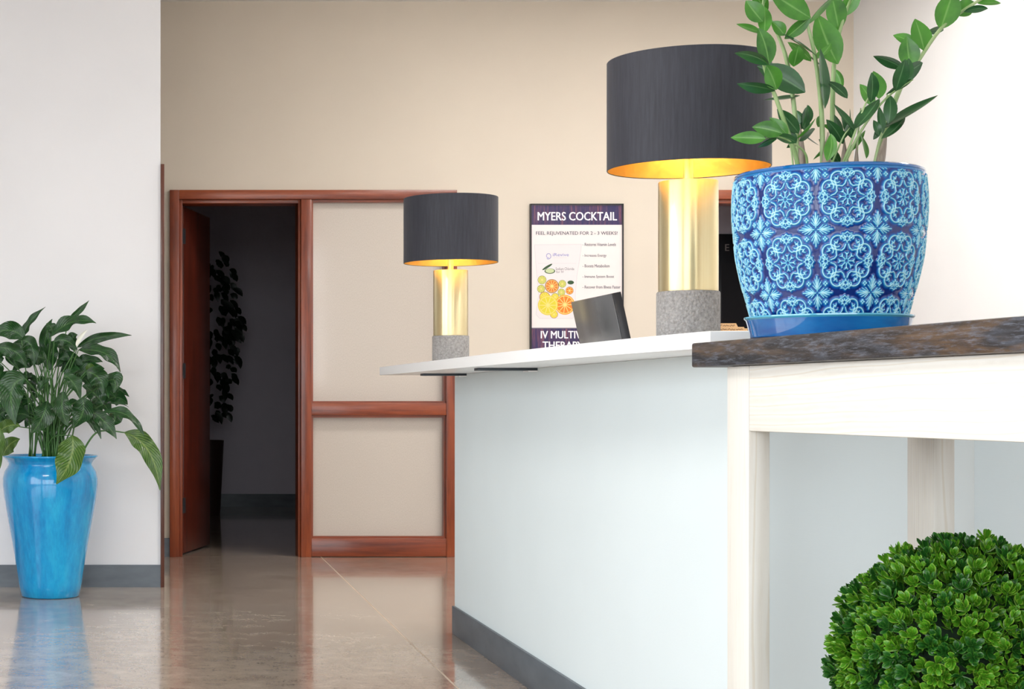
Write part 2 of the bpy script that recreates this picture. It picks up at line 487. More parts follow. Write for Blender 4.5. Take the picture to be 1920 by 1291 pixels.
def text(name, body, mat, parent, x, y, z, w=None, h=None, bold=0.0, center=False):
    """flat lettering on a plane facing -Y; (x, z) is its lower left (or centre), w/h its size in metres"""
    cu = bpy.data.curves.new(name, 'FONT')
    cu.body = body; cu.size = 1.0; cu.resolution_u = 3
    tmp = bpy.data.objects.new(name, cu); C.objects.link(tmp)
    dg = bpy.context.evaluated_depsgraph_get()
    me = bpy.data.meshes.new_from_object(tmp.evaluated_get(dg))
    bpy.data.objects.remove(tmp); bpy.data.curves.remove(cu)
    co = np.array([v.co[:] for v in me.vertices])
    lo, hi = co.min(0), co.max(0)
    sx = w / (hi[0] - lo[0]) if w else None
    sz = h / (hi[1] - lo[1]) if h else sx
    if sx is None: sx = sz
    if bold > 0:                                    # heavier weight: the outline struck several times
        bm = bmesh.new(); bm.from_mesh(me); g0 = bm.verts[:] + bm.edges[:] + bm.faces[:]
        for k, (ox, oz) in enumerate(((-1, 0), (1, 0), (-.5, .4), (.5, -.4))):
            r = bmesh.ops.duplicate(bm, geom=g0)
            bmesh.ops.translate(bm, verts=[v for v in r['geom'] if isinstance(v, bmesh.types.BMVert)], vec=(ox * bold, oz * bold, (k + 1) * .0004))
        bm.to_mesh(me); bm.free()
        co = np.array([v.co[:] for v in me.vertices])
    d = off(parent)
    ww = (hi[0] - lo[0]) * sx
    x0 = x - ww / 2 if center else x
    new = np.stack([x0 + (co[:, 0] - lo[0]) * sx - d.x, np.full(len(co), y) - co[:, 2] * .05 - d.y, z + (co[:, 1] - lo[1]) * sz - d.z], 1)
    me.vertices.foreach_set('co', new.astype(np.float32).ravel())
    me.materials.clear(); me.name = name; me.update()
    return link(name, me, mat, parent)

def poly(name, pts, y, mat, parent):
    """flat printed shape facing -Y from (x, z) points"""
    return mesh(name, [(p[0], y, p[1]) for p in pts], [tuple(range(len(pts)))], mat, parent)

# ------------------------------------------------------------------ setting
FX0, FX1, FY0, FY1 = -4.0, 4.395, -3.0, 10.2
CZ = 3.265
joint = lambda y: 1.26 + (y - 10.2) * 0.0296
fl = struct('floor', 'polished tan concrete floor with a pale saw-cut joint', 'floor')
prism('floor_joint', [(-4.2, -3.2), (4.6, -3.2), (4.6, 15.4), (-4.2, 15.4)], -0.06, -0.0004, m_joint, fl)
prism('floor_slab', [(-4.2, -3.2), (joint(-3.2) - .004, -3.2), (joint(10.2) - .004, 10.198), (-4.2, 10.198)], -0.05, 0.0, m_concrete, fl)
prism('floor_slab', [(joint(-3.2) + .004, -3.2), (4.6, -3.2), (4.6, 10.198), (joint(10.2) + .004, 10.198)], -0.05, 0.0, m_concrete, fl)
prism('floor_slab', [(-4.2, 10.204), (4.6, 10.204), (4.6, 15.4), (-4.2, 15.4)], -0.05, 0.0, m_concrete, fl)

tag(box('ceiling', (-4.2, 4.6, -3.2, 15.4, CZ, CZ + .1), m_ceiling), 'flat white ceiling above the lobby', 'ceiling', kind='structure')
tag(boxes('wall_back', [(-4.2, .375, 10.2, 10.34, 0, CZ), (.375, 2.052, 10.2, 10.34, 2.15, CZ), (2.052, 3.53, 10.2, 10.34, 0, CZ),
                        (3.53, 4.33, 10.2, 10.34, 2.15, CZ), (4.33, 4.6, 10.2, 10.34, 0, CZ)], m_wall_tan),
    'tan wall with the doorways behind the reception counter', 'wall', kind='structure')
tag(box('wall_right', (4.395, 4.6, -3.2, 10.2, 0, CZ), m_wall_bright), 'bright white wall on the right behind the tall plant', 'wall', kind='structure')
tag(box('wall_left', (-4.2, .2655, 8.543, 8.70, 0, CZ), m_wall_white), 'white wall end behind the turquoise planter', 'wall', kind='structure')
# side wall with the storefront glazing (out of view, it lets the daylight in)
tag(boxes('wall_side', [(-4.2, -4.0, -3.2, 10.2, 0, .35), (-4.2, -4.0, -3.2, 10.2, 3.05, CZ), (-4.2, -4.0, 4.4, 10.2, .35, 3.05), (-4.2, -4.0, -3.2, -2.2, .35, 3.05)], m_wall_white),
    'white wall around the storefront windows', 'wall', kind='structure')
w = struct('window_2', 'storefront window with aluminium mullions', 'window', (-4.1, 1.1, .35))
for i in range(5):
    y = -2.2 + i * 6.6 / 4
    box('mullion', (-4.14, -4.04, y - .03, y + .03, .35, 3.05), m_alu, w)
for z in (.35, 2.2, 2.99): box('transom', (-4.14, -4.04, -2.2, 4.4, z, z + .06), m_alu, w)
tag(boxes('wall_front', [(-4.2, 4.6, -3.2, -3.0, 0, .35), (-4.2, 4.6, -3.2, -3.0, 3.05, CZ), (-4.2, -3.6, -3.2, -3.0, .35, 3.05), (3.0, 4.6, -3.2, -3.0, .35, 3.05)], m_wall_white),
    'white wall behind the viewer with a wide window', 'wall', kind='structure')
w = struct('window_3', 'wide window with aluminium mullions behind the viewer', 'window', (-1.0, -3.1, .5))
for i in range(6):
    x = -3.6 + i * 6.6 / 5
    box('mullion', (x - .03, x + .03, -3.14, -3.04, .35, 3.05), m_alu, w)
for z in (.35, 2.2, 2.99): box('transom', (-3.6, 3.0, -3.14, -3.04, z, z + .06), m_alu, w)
def added_fill_light(x, y, label):  # fill panels added out of view to brighten the walls
    t = thing('added_fill_light', label, 'light', (x, y, CZ), 'added fill light panels')
    boxes('frame', [(x - .62, x + .62, y - .32, y - .30, CZ - .012, CZ - .0005), (x - .62, x + .62, y + .30, y + .32, CZ - .012, CZ - .0005),
                    (x - .62, x - .60, y - .30, y + .30, CZ - .012, CZ - .0005), (x + .60, x + .62, y - .30, y + .30, CZ - .012, CZ - .0005)], m_alu, t)
    box('diffuser', (x - .6, x + .6, y - .3, y + .3, CZ - .008, CZ - .001), m_fill_panel, t)
added_fill_light(2.9, 8.3, 'added unseen fill light panel nearest the tan wall')
added_fill_light(2.9, 5.6, 'added unseen fill light panel above the reception desk')
added_fill_light(-1.0, 3.6, 'added unseen fill light panel near the windows')
tag(prism('ground', [(-40, -40), (40, -40), (40, 40), (-40, 40)], -.2, -.07, m_pave), 'grey pavement outside the building', 'ground', kind='structure')
# dark rooms behind the back wall
tag(boxes('wall_far', [(-1.2, 2.9, 15.0, 15.12, 0, CZ), (-1.3, -1.2, 10.34, 15.12, 0, CZ), (2.8, 2.9, 10.34, 15.0, 0, CZ)], m_dark_wall),
    'unlit grey wall of the room seen through the open door', 'wall', kind='structure')
tag(boxes('wall_inner', [(2.9, 4.6, 11.8, 11.9, 0, CZ), (4.45, 4.6, 10.34, 11.8, 0, CZ)], m_dark_wall), 'unlit wall of the room behind the blue pot', 'wall', kind='structure')
tag(box('baseboard_far', (-1.2, 2.8, 14.985, 15.0, 0, .11), m_rubber), 'dark rubber baseboard in the unlit room', 'baseboard', kind='structure')
tag(boxes('baseboard_left', [(-4.0, .2655, 8.532, 8.543, 0, .11)], m_rubber), 'slate grey rubber baseboard behind the turquoise planter', 'baseboard', kind='structure')
tag(boxes('baseboard_back', [(-4.0, .37, 10.189, 10.2, 0, .11), (2.057, 3.523, 10.189, 10.2, 0, .11)], m_rubber), 'slate rubber baseboard along the tan wall', 'baseboard', kind='structure')
tag(box('trim_1', (.2655, .284, 8.528, 8.71, 0, 2.082), m_cherry_trim, bevel=.002), 'narrow dark wooden strip on the end of the white wall', 'trim', kind='structure')

# ---- doors and glazed panel in the back wall
def door_frame(root, x0, x1, xr=None):
    """left casing, right casing and head, each with a stepped inner bead"""
    box('jamb', (x0, x0 + .055, 10.172, 10.35, 0, 2.154), m_cherry_v, root, .003)
    box('stop_bead', (x0 + .055, x0 + .076, 10.195, 10.35, 0, 2.10), m_cherry_v, root, .002)
    box('jamb', (x1 - .062, x1, 10.172, 10.35, 0, 2.099), m_cherry_v, root, .003)
    box('stop_bead', (x1 - .076, x1 - .062, 10.195, 10.35, 0, 2.10), m_cherry_v, root, .002)
    box('head', (x0 + .0551, xr or x1, 10.172, 10.35, 2.1, 2.154), m_cherry_h, root, .003)
    box('stop_bead', (x0 + .0762, x1 - .0762, 10.195, 10.35, 2.078, 2.0999), m_cherry_h, root, .002)

def door_leaf(root, hx, hy, width, ang):
    M = Matrix.Translation((hx, hy, 0)) @ Matrix.Rotation(ang, 4, 'Z')
    lf = box('door_leaf', (0, width, 0, .042, .012, 2.07), m_door_leaf, root, .002, M)
    for z in (.25, 1.05, 1.85):
        box('hinge', (-.012, .03, -.004, .006, z, z + .09), m_steel, lf, 0, M)

d1 = struct('door_1', 'reddish wooden door standing open into the dark room', 'door', (.8, 10.2, 0))
door_frame(d1, .370, 1.2025, 2.057)
door_leaf(d1, .458, 10.30, .66, math.radians(73))
w1 = struct('window_1', 'two-pane obscured glass panel in a reddish wooden frame beside the open door', 'window', (1.63, 10.2, 0))
box('stile', (1.9945, 2.057, 10.172, 10.35, 0, 2.099), m_cherry_v, w1, .003)
box('rail', (1.2026, 1.9944, 10.176, 10.34, .832, .905), m_cherry_h, w1, .003)
box('rail', (1.2026, 1.9944, 10.176, 10.34, 0.003, .11), m_cherry_h, w1, .003)
for z0, z1 in ((.11, .832), (.905, 2.099)):
    a, b = 1.2026, 1.9944
    box('glazing_bead', (a, a + .012, 10.20, 10.25, z0, z1), m_cherry_v, w1)
    box('glazing_bead', (b - .012, b, 10.20, 10.25, z0, z1), m_cherry_v, w1)
    box('glazing_bead', (a + .012, b - .012, 10.20, 10.25, z0, z0 + .01), m_cherry_h, w1)
    box('glazing_bead', (a + .012, b - .012, 10.20, 10.25, z1 - .014, z1), m_cherry_h, w1)
    box('pane', (a + .001, b - .001, 10.25, 10.262, z0 + .001, z1 - .001), m_pane, w1)
d2 = struct('door_2', 'dark wooden door standing ajar behind the large lamp', 'door', (3.9, 10.2, 0))
door_frame(d2, 3.523, 4.335)
door_leaf(d2, 3.605, 10.30, .64, math.radians(70))

# ---- reception counter
ROUND = [(1.87 - .15 + .15 * math.sin(a), 3.62 + .15 - .15 * math.cos(a)) for a in np.linspace(0, PI / 2, 9)]
outer = [(1.374, 6.842), (1.347, 4.866), (1.335, 3.62)] + ROUND
inner = [(1.465, 4.12), (1.467, 4.866), (1.494, 6.842)]
tag(thing('reception_counter', 'white panelled reception counter base with slate baseboard', 'counter', (1.42, 5.2, 0)))
rc = bpy.data.objects['reception_counter']
prism('counter_wall', outer + [(1.87, 4.0), (2.4, 4.0), (2.4, 4.12)] + inner, 0, 1.0215, m_counter, rc)
bo = [(1.3635, 6.842), (1.3365, 4.866), (1.3245, 3.6095)] + [(1.87 - .15 + .1605 * math.sin(a), 3.62 + .15 - .1605 * math.cos(a)) for a in np.linspace(0, PI / 2, 9)]
prism('baseboard', bo + [(p[0] + (-.0004 if i > 2 else -.0004), p[1] - .0004) for i, p in enumerate(outer)][::-1], 0, .11, m_rubber, rc, .002)
rd = thing('staff_desk', 'pale laminate work desk behind the reception counter', 'desk', (1.8, 5.5, 0))
box('desk_surface', (1.5, 2.15, 4.2, 6.8, .715, .74), m_laminate, rd, .003)
box('desk_panel', (2.05, 2.09, 4.3, 4.34, 0, .7145), m_laminate, rd)
box('desk_panel', (2.05, 2.09, 6.5, 6.54, 0, .7145), m_laminate, rd)
front = [(p.x, p.y) for p in spline([(1.115, 7.08, 0), (1.113, 6.0, 0), (1.116, 4.77, 0), (1.143, 3.815, 0), (1.1755, 3.375, 0)], 5)]
slab = thing('countertop', 'long white solid-surface countertop carrying both lamps', 'countertop', (1.3, 5.2, 1.022))
prism('countertop_slab', front + [(2.45, 3.375), (2.45, 4.15), (1.64, 4.15), (1.58, 4.3), (1.58, 7.08)], 1.022, 1.055, m_slab, slab, .0025)
for y, xa, xb in ((6.63, 1.205, 1.371), (5.48, 1.168, 1.355)):
    br = box('support_bracket', (xa, xb, y - .03, y + .03, 1.0135, 1.0218), m_steel, slab, .001)
    box('bracket_cover', (xb - .03, xb, y - .034, y + .034, 1.0095, 1.0134), m_slab, br)

# ---- table
TA = -0.0585                                      # the table stands slightly skew to the room
TM = Matrix.Translation((1.1127, 3.30, 0)) @ Matrix.Rotation(math.atan(-TA), 4, 'Z')   # local: +x right, -y towards viewer
tb = thing('console_table', 'tall whitewashed wooden table with a dark stained plank top', 'table', (1.36, 2.65, 0))
box('table_top', (0, .47, -1.36, 0, .9824, 1.0286), m_plank, tb, .004, TM)
LEGX = (.022, .363)
for y in (-.205, -1.24):
    for x in LEGX:
        box('leg', (x, x + .0395, y, y + .093, 0, .9820), m_pine_v, tb, .0025, TM)
box('apron', (LEGX[0] + .0005, LEGX[0] + .038, -1.146, -.2055, .865, .9820), m_pine_h, tb, .0025, TM)
box('apron', (LEGX[1] + .001, LEGX[1] + .038, -1.146, -.2055, .865, .9820), m_pine_h, tb, .0025, TM)
box('apron', (LEGX[0] + .04, LEGX[1] - .0005, -.160, -.120, .865, .9820), m_pine_h, tb, .0025, TM)
box('apron', (LEGX[0] + .04, LEGX[1] - .0005, -1.20, -1.16, .865, .9820), m_pine_h, tb, .0025, TM)

# ------------------------------------------------------------------ lamps
def make_lamp(loc, label, power):
    t = thing('table_lamp', label, 'lamp', loc, 'table lamps on the counter')
    lathe('base', [(0, 0), (.066, 0), (.068, .003), (.068, .103), (.066, .106), (0, .106)], m_lampfoot, t, loc, 64)
    col = lathe('column', [(0, .1062), (.0635, .1062), (.064, .108), (.064, .349), (.063, .351), (0, .351)], m_brass, t, loc, 96)
    lathe('neck', [(.011, .351), (.011, .43), (.016, .432), (.016, .49), (.010, .492), (0, .492)], m_brass, t, loc, 24)
    sh = lathe('shade', [(.173, .380), (.1735, .379), (.1745, .380), (.1745, .621), (.1735, .622), (.173, .621), (.173, .380)], m_shade, t, loc, 128)
    lathe('lining', [(.1725, .3805), (.1725, .6205)], m_lining, sh, loc, 128)
    bm = bmesh.new()
    for k in range(3):
        a = k * 2 * PI / 3 + .4
        Mx = Matrix.Translation(loc) @ Matrix.Rotation(a, 4, 'Z')
        add_box(bm, .012, .1722, -.002, .002, .596, .600, Mx)
    add_box(bm, -.014, .014, -.014, .014, .594, .602, Matrix.Translation(loc))
    from_bm('shade_spider', bm, m_brass, sh)
    prof = [(0, .492)] + [(.030 * math.sin(q), .527 - .035 * math.cos(q)) for q in np.linspace(.35, PI, 10)]
    prof[-1] = (0, .562)
    lathe('bulb', prof, m_bulb, t, loc, 24)
    return t
make_lamp((1.295, 3.86, 1.0552), 'large table lamp with charcoal drum shade and brass column beside blue patterned pot', 1)
make_lamp((1.29, 6.50, 1.0552), 'farther, smaller looking table lamp with charcoal drum shade in front of the glass panel', 1)

# ------------------------------------------------------------------ patterned pot
POT = Vector((1.2695, 3.05, 1.0288))
def relief_tile(N=160):
    """height of one ornament tile: daisy, ring flowers, C-scrolls, corner palmettes and dots"""
    ys, xs = np.mgrid[0:N, 0:N]
    X = (xs + .5) / N - .5; Y = (ys + .5) / N - .5
    H = np.zeros((N, N))
    def stroke(pts, w, h=1.0):
        nonlocal H
        d = np.full((N, N), 9.0)
        for (x0, y0), (x1, y1) in zip(pts, pts[1:]):
            for ox in (-1, 0, 1):
                for oy in (-1, 0, 1):
                    ax, ay, bx, by = x0 + ox, y0 + oy, x1 + ox, y1 + oy
                    if max(ax, bx) < -.6 or min(ax, bx) > .6 or max(ay, by) < -.6 or min(ay, by) > .6: continue
                    dx, dy = bx - ax, by - ay
                    t = np.clip(((X - ax) * dx + (Y - ay) * dy) / (dx * dx + dy * dy + 1e-9), 0, 1)
                    d = np.minimum(d, np.hypot(X - ax - t * dx, Y - ay - t * dy))
        H = np.maximum(H, h * np.sqrt(np.clip(1 - (d / w) ** 2, 0, 1)))
        H = np.maximum(H, .36 * np.clip(1 - d / (w * 3.6), 0, 1))
    def rot(pts, k, mir=False):
        o = []
        for x, y in pts:
            if mir: x = -x
            c, s = [(1, 0), (0, 1), (-1, 0), (0, -1)][k]
            o.append((x * c - y * s, x * s + y * c))
        return o
    def arc(cx, cy, r, a0, a1, n=12, r1=None):
        r1 = r if r1 is None else r1
        return [(cx + (r + (r1 - r) * i / n) * math.cos(a0 + (a1 - a0) * i / n), cy + (r + (r1 - r) * i / n) * math.sin(a0 + (a1 - a0) * i / n)) for i in range(n + 1)]
    # daisy with forked petals
    for k in range(8):
        a = k * PI / 4
        p = lambda r, b: (r * math.cos(a + b), r * math.sin(a + b))
        stroke([p(.045, 0), p(.12, 0)], .011)
        stroke([p(.095, 0), p(.135, .2)], .009); stroke([p(.095, 0), p(.135, -.2)], .009)
    stroke(arc(0, 0, .035, 0, 2 * PI), .010, .8)
    for k in range(4):
        # ring flower with knobs
        stroke(rot(arc(0, .345, .034, 0, 2 * PI), k), .012)
        for q in range(6):
            a = q * PI / 3 + .52
            stroke(rot([(.050 * math.cos(a), .345 + .050 * math.sin(a)), (.058 * math.cos(a), .345 + .058 * math.sin(a))], k), .013)
        for mir in (False, True):
            # C-scroll pair, open towards the ring flower
            stroke(rot(arc(.150, .285, .112, 2.55, -1.75, 20), k, mir), .016)
            stroke(rot([(.128, .173), (.085, .165), (.045, .20), (.022, .26)], k, mir), .013)
            stroke(rot(arc(.075, .36, .050, 2.9, -.9, 10, .028), k, mir), .012)
            stroke(rot(arc(.165, .265, .050, -2.4, 1.2, 10, .030), k, mir), .013)
            stroke(rot([(.175, .28), (.205, .31)], k, mir), .011); stroke(rot([(.165, .27), (.15, .325)], k, mir), .010)
            stroke(rot([(.0, .455), (.035, .425), (.075, .43)], k, mir), .011)
            # palmette at the corner
            stroke(rot([(.5, .47), (.5, .235)], k, mir), .013)
            stroke(rot([(.492, .40), (.466, .285)], k, mir), .011)
            stroke(rot([(.486, .42), (.434, .325)], k, mir), .011)
            stroke(rot([(.478, .44), (.425, .385)], k, mir), .010)
            for dx, dy in ((0, .026), (0, -.026), (.026, 0), (-.026, 0)):
                stroke(rot([(.352 + dx, .352 + dy), (.353 + dx, .352 + dy)], k, mir), .021)
    return H

def patterned_pot():
    t = thing('flower_pot', 'blue glazed pot with raised scroll ornament on the plank tabletop', 'pot', POT)
    T = relief_tile()
    N = T.shape[0]
    prof = np.array([(.1205, .012), (.1285, .042), (.142, .092), (.1515, .135), (.1558, .175), (.1585, .215), (.1588, .24), (.1570, .270), (.1555, .284)])
    arc_len = np.concatenate([[0], np.cumsum(np.hypot(*(prof[1:] - prof[:-1]).T))])
    nv, nu = 400, 1200
    s = np.linspace(0, arc_len[-1], nv)
    # smooth profile
    k = np.ones(41) / 41
    R = np.interp(s, arc_len, prof[:, 0]); Z = np.interp(s, arc_len, prof[:, 1])
    R = np.convolve(np.pad(R, 20, mode='reflect', reflect_type='odd'), k, 'valid'); Z = np.convolve(np.pad(Z, 20, mode='reflect', reflect_type='odd'), k, 'valid')
    th = np.arange(nu) / nu * 2 * PI
    U = (th / (2 * PI) * 10 + .322)[None, :]; Vv = ((arc_len[-1] - s) / .1075)[:, None]
    fu = ((U % 1) * N - .5); fv = (((Vv + .01) % 1) * N - .5)
    def samp(iu, iv): return T[np.mod(iv, N).astype(int), np.mod(iu, N).astype(int)]
    iu, iv = np.floor(fu), np.floor(fv); du, dv = fu - iu, fv - iv
    iu, iv = np.broadcast_arrays(iu, iv)
    H = (samp(iu, iv) * (1 - du) * (1 - dv) + samp(iu + 1, iv) * du * (1 - dv) + samp(iu, iv + 1) * (1 - du) * dv + samp(iu + 1, iv + 1) * du * dv)
    fade = np.clip((arc_len[-1] - s) / .003, 0, 1)[:, None]
    edge = np.clip((arc_len[-1] - s - .0015) / .004, 0, 1)[:, None]
    H = H * edge
    D = R[:, None] + (H - .35) * .0036 * fade
    co = np.stack([D * np.cos(th)[None, :], D * np.sin(th)[None, :], np.broadcast_to(Z[:, None], D.shape)], -1).reshape(-1, 3)
    i = np.arange(nv - 1)[:, None] * nu + np.arange(nu)[None, :]
    j = np.arange(nv - 1)[:, None] * nu + (np.arange(nu)[None, :] + 1) % nu
    F = np.stack([i, j, j + nu, i + nu], -1).reshape(-1, 4)
    me = bpy.data.meshes.new('pot_body')
    me.vertices.add(len(co)); me.vertices.foreach_set('co', co.astype(np.float32).ravel())
    me.loops.add(F.size); me.loops.foreach_set('vertex_index', F.ravel().astype(np.int32))
    me.polygons.add(len(F)); me.polygons.foreach_set('loop_start', (np.arange(len(F)) * 4).astype(np.int32))
    me.update(calc_edges=True)
    me.polygons.foreach_set('use_smooth', np.ones(len(F), bool))
    set_attr(me, 'relief', np.where(edge > .5, H, .3).ravel())
    link('pot_body', me, m_relief, t)
    lathe('pot_rim', [(.1545, .2835), (.1562, .2850), (.1555, .2885), (.1525, .2905), (.1495, .2885), (.149, .284), (.1485, .24)], m_blueglaze, t, POT, 96)
    lathe('pot_bottom', [(0, .008), (.1195, .008), (.1205, .012)], m_blueglaze, t, POT, 64)
    lathe('soil', [(.1485, .262), (.09, .270), (0, .272)], m_soil, t, POT, 48)
    sc = thing('pot_saucer', 'glossy cobalt blue saucer under the patterned pot', 'saucer', POT)
    lathe('dish', [(0, 0), (.126, 0), (.129, .002), (.1335, .022), (.1365, .0325)], m_saucer, sc, POT, 96)
    lathe('dish_rim', [(.1365, .0325), (.1395, .0355), (.1395, .038), (.1365, .0385), (.133, .034), (.127, .0078), (0, .0078)], m_rimglaze, sc, POT, 96)
patterned_pot()

# ---- the plant in it; design units of the sketch: 2151 per metre
def zz(cx, cy, d=0.0): return Vector((.8724 + cx / 2151, 3.05 + d, 1.6236 - cy / 2151))
zp = thing('zz_plant', 'glossy green zz plant with arching stems in the blue patterned pot', 'plant', POT + Vector((0, 0, .272)))
stems = [  # points, depth at base and tip, base radius
    ([(690, 680), (672, 600), (600, 410), (548, 285), (528, 165), (536, 30), (545, -60)], (-.06, -.10), 9),
    ([(705, 680), (690, 615), (640, 578), (565, 555), (500, 568)], (-.08, -.13), 5),
    ([(735, 690), (722, 560), (690, 300), (652, 165), (598, 60), (560, -30)], (-.02, -.03), 10),
    ([(790, 690), (787, 440), (766, 240), (735, 100), (700, -20)], (-.05, -.04), 10),
    ([(890, 690), (893, 480), (903, 240), (932, 95), (985, -50)], (.02, .04), 11),
    ([(1005, 690), (1058, 490), (1130, 315), (1185, 245), (1285, 108), (1385, 30), (1500, -40)], (-.02, .02), 11),
    ([(820, 690), (900, 520), (985, 405), (1075, 340)], (-.08, -.1), 6),
    ([(960, 690), (985, 560), (1008, 470), (1010, 380)], (-.06, -.07), 5),
    ([(800, 690), (850, 560), (900, 420), (925, 400)], (-.1, -.11), 5),
    ([(925, 690), (918, 560), (922, 430)], (-.04, -.06), 5),
    ([(700, 690), (690, 560), (655, 490)], (-.03, -.02), 4),
    ([(770, 690), (815, 560), (835, 520)], (-.09, -.11), 4),
]
for pts, (d0, d1_), r0 in stems:
    n = len(pts)
    P = spline([zz(x, y, d0 + (d1_ - d0) * i / (n - 1)) for i, (x, y) in enumerate(pts)], 5)
    m = len(P)
    tube('stem', P, [(r0 * (1 - .55 * i / (m - 1))) / 2151 for i in range(m)], m_stem, zp, 8)
for x0, y0, x1, y1, w_, d in ((735, 680, 722, 480, 15, -.03), (790, 680, 800, 520, 17, -.06), (890, 680, 888, 540, 17, -.03), (1010, 680, 1048, 500, 18, -.03), (915, 680, 915, 560, 10, -.05)):
    P = [zz(x0 + (x1 - x0) * t, y0 + (y1 - y0) * t, d) for t in np.linspace(0, 1, 7)]
    tube('leaf_sheath', P, [w_ / 2151 * max(.12, (1 - t ** 2.2)) for t in np.linspace(0, 1, 7)], m_sheath, zp, 8)
# base, tip, apparent width, depth, dark?
zl = [
    (578, 378, 433, 354, 28, -.09, 1), (580, 376, 528, 293, 72, -.095, 0), (548, 288, 428, 240, 26, -.10, 1), (548, 286, 500, 158, 72, -.10, 0),
    (524, 168, 430, 136, 34, -.10, 0), (530, 172, 550, 62, 44, -.10, 0), (525, 128, 462, 52, 72, -.10, 0), (534, 60, 528, -60, 40, -.10, 0),
    (572, 548, 468, 522, 62, -.13, 0), (508, 568, 400, 556, 48, -.135, 0), (560, 565, 484, 598, 22, -.12, 1), (618, 545, 553, 478, 42, -.1, 0), (640, 575, 560, 548, 30, -.11, 1),
    (724, 368, 550, 268, 96, -.05, 1), (722, 372, 606, 380, 22, -.03, 1), (690, 268, 692, 200, 60, -.04, 0), (656, 152, 606, 100, 50, -.04, 0), (664, 160, 745, 86, 48, -.03, 0),
    (638, 148, 766, 232, 30, -.05, 1), (600, 62, 532, -20, 60, -.03, 0), (735, 96, 568, 8, 92, -.06, 0), (720, 40, 640, -70, 70, -.03, 0),
    (788, 432, 780, 204, 70, -.06, 1), (768, 242, 846, 172, 22, -.04, 0), (748, 108, 864, -4, 30, -.03, 0), (772, 240, 690, 165, 20, -.02, 0),
    (900, 238, 836, 42, 108, .01, 0), (932, 98, 888, -40, 82, .04, 0), (892, 240, 822, 160, 18, .05, 1), (950, 40, 1010, -60, 60, .05, 0),
    (1168, 258, 1150, 138, 84, .0, 0), (1218, 192, 1206, 60, 80, .0, 0), (1290, 106, 1318, -30, 96, .01, 0), (1182, 250, 1056, 334, 56, -.03, 1), (1140, 262, 1024, 212, 24, .0, 1),
    (1200, 158, 1136, 116, 44, .02, 0), (1358, 46, 1444, -10, 66, .02, 0), (1262, 104, 1342, 92, 26, .03, 1), (1368, 44, 1436, 42, 26, .0, 1), (1440, 2, 1528, 2, 30, .02, 0), (1262, 100, 1258, 56, 30, .05, 0),
    (1002, 386, 1014, 280, 58, -.11, 1), (1040, 344, 1076, 256, 44, -.1, 1), (1004, 494, 1016, 384, 46, -.08, 1), (1002, 502, 1182, 392, 22, -.06, 1), (985, 532, 972, 430, 40, -.08, 1), (1075, 340, 1000, 386, 24, -.1, 1),
    (902, 432, 882, 332, 46, -.12, 1), (932, 418, 924, 312, 62, -.12, 0), (872, 394, 812, 324, 40, -.06, 1), (844, 532, 786, 430, 40, -.12, 1), (842, 528, 948, 412, 30, -.12, 1), (950, 545, 932, 488, 30, -.1, 1), (980, 420, 945, 330, 34, -.05, 0),
    (742, 644, 768, 540, 34, -.12, 0), (692, 524, 610, 434, 44, -.06, 1), (705, 502, 716, 420, 22, -.06, 1), (722, 500, 760, 440, 20, -.03, 1), (655, 540, 600, 480, 40, -.04, 1), (690, 560, 640, 510, 46, -.05, 1), (865, 560, 800, 470, 30, -.05, 1), (930, 560, 965, 500, 28, -.1, 1), (880, 540, 860, 440, 40, -.02, 1), (815, 480, 850, 430, 36, .0, 0), (930, 330, 915, 240, 20, .03, 0), (1008, 540, 1090, 460, 24, -.05, 1), (1020, 500, 1085, 455, 16, -.04, 1),
]
for k in range(16):                                 # low foliage between the stems
    x = random.uniform(690, 1010); y = random.uniform(470, 620); a = random.uniform(.5, 2.7)
    zl.append((x, y, x + 95 * math.cos(a), y - 95 * math.sin(a), random.uniform(16, 42), random.uniform(-.05, .08), random.random() < .7))
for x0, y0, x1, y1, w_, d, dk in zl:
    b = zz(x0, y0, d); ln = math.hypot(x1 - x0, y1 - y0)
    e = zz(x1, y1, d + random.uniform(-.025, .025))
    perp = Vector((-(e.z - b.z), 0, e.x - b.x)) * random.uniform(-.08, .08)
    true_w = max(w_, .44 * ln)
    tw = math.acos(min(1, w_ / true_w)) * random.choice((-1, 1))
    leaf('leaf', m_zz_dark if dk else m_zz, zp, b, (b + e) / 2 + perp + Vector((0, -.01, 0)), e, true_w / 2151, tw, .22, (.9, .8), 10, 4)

# ------------------------------------------------------------------ turquoise planter with the peace lily
LP = Vector((-.265, 8.146, 0))
tp = thing('ceramic_planter', 'tall glossy turquoise ceramic planter standing on the concrete floor', 'planter', LP)
prof = [(0, .001), (.130, .001), (.138, .006), (.148, .06), (.163, .16), (.182, .27), (.202, .38), (.217, .465), (.2235, .525), (.223, .555), (.216, .585), (.203, .607), (.196, .618), (.1965, .626), (.206, .640), (.220, .653)]
lathe('body', [tuple(p) for p in prof], m_turq, tp, LP, 96, 1.2)
lathe('rim', [(.220, .653), (.2235, .6575), (.222, .662), (.214, .663), (.196, .648), (.186, .62)], m_turq, tp, LP, 96, 1.2)
lathe('soil', [(.1865, .635), (.1, .645), (0, .648)], m_soil, tp, LP, 48)
def ly(cx, cy, d=0.0): return Vector((cx / 1320.7 - .5013, 8.146 + d, 1.4463 - cy / 1320.7))
pl = thing('peace_lily', 'leafy dark green peace lily with one white bloom in the turquoise planter', 'plant', LP + Vector((0, 0, .648)))
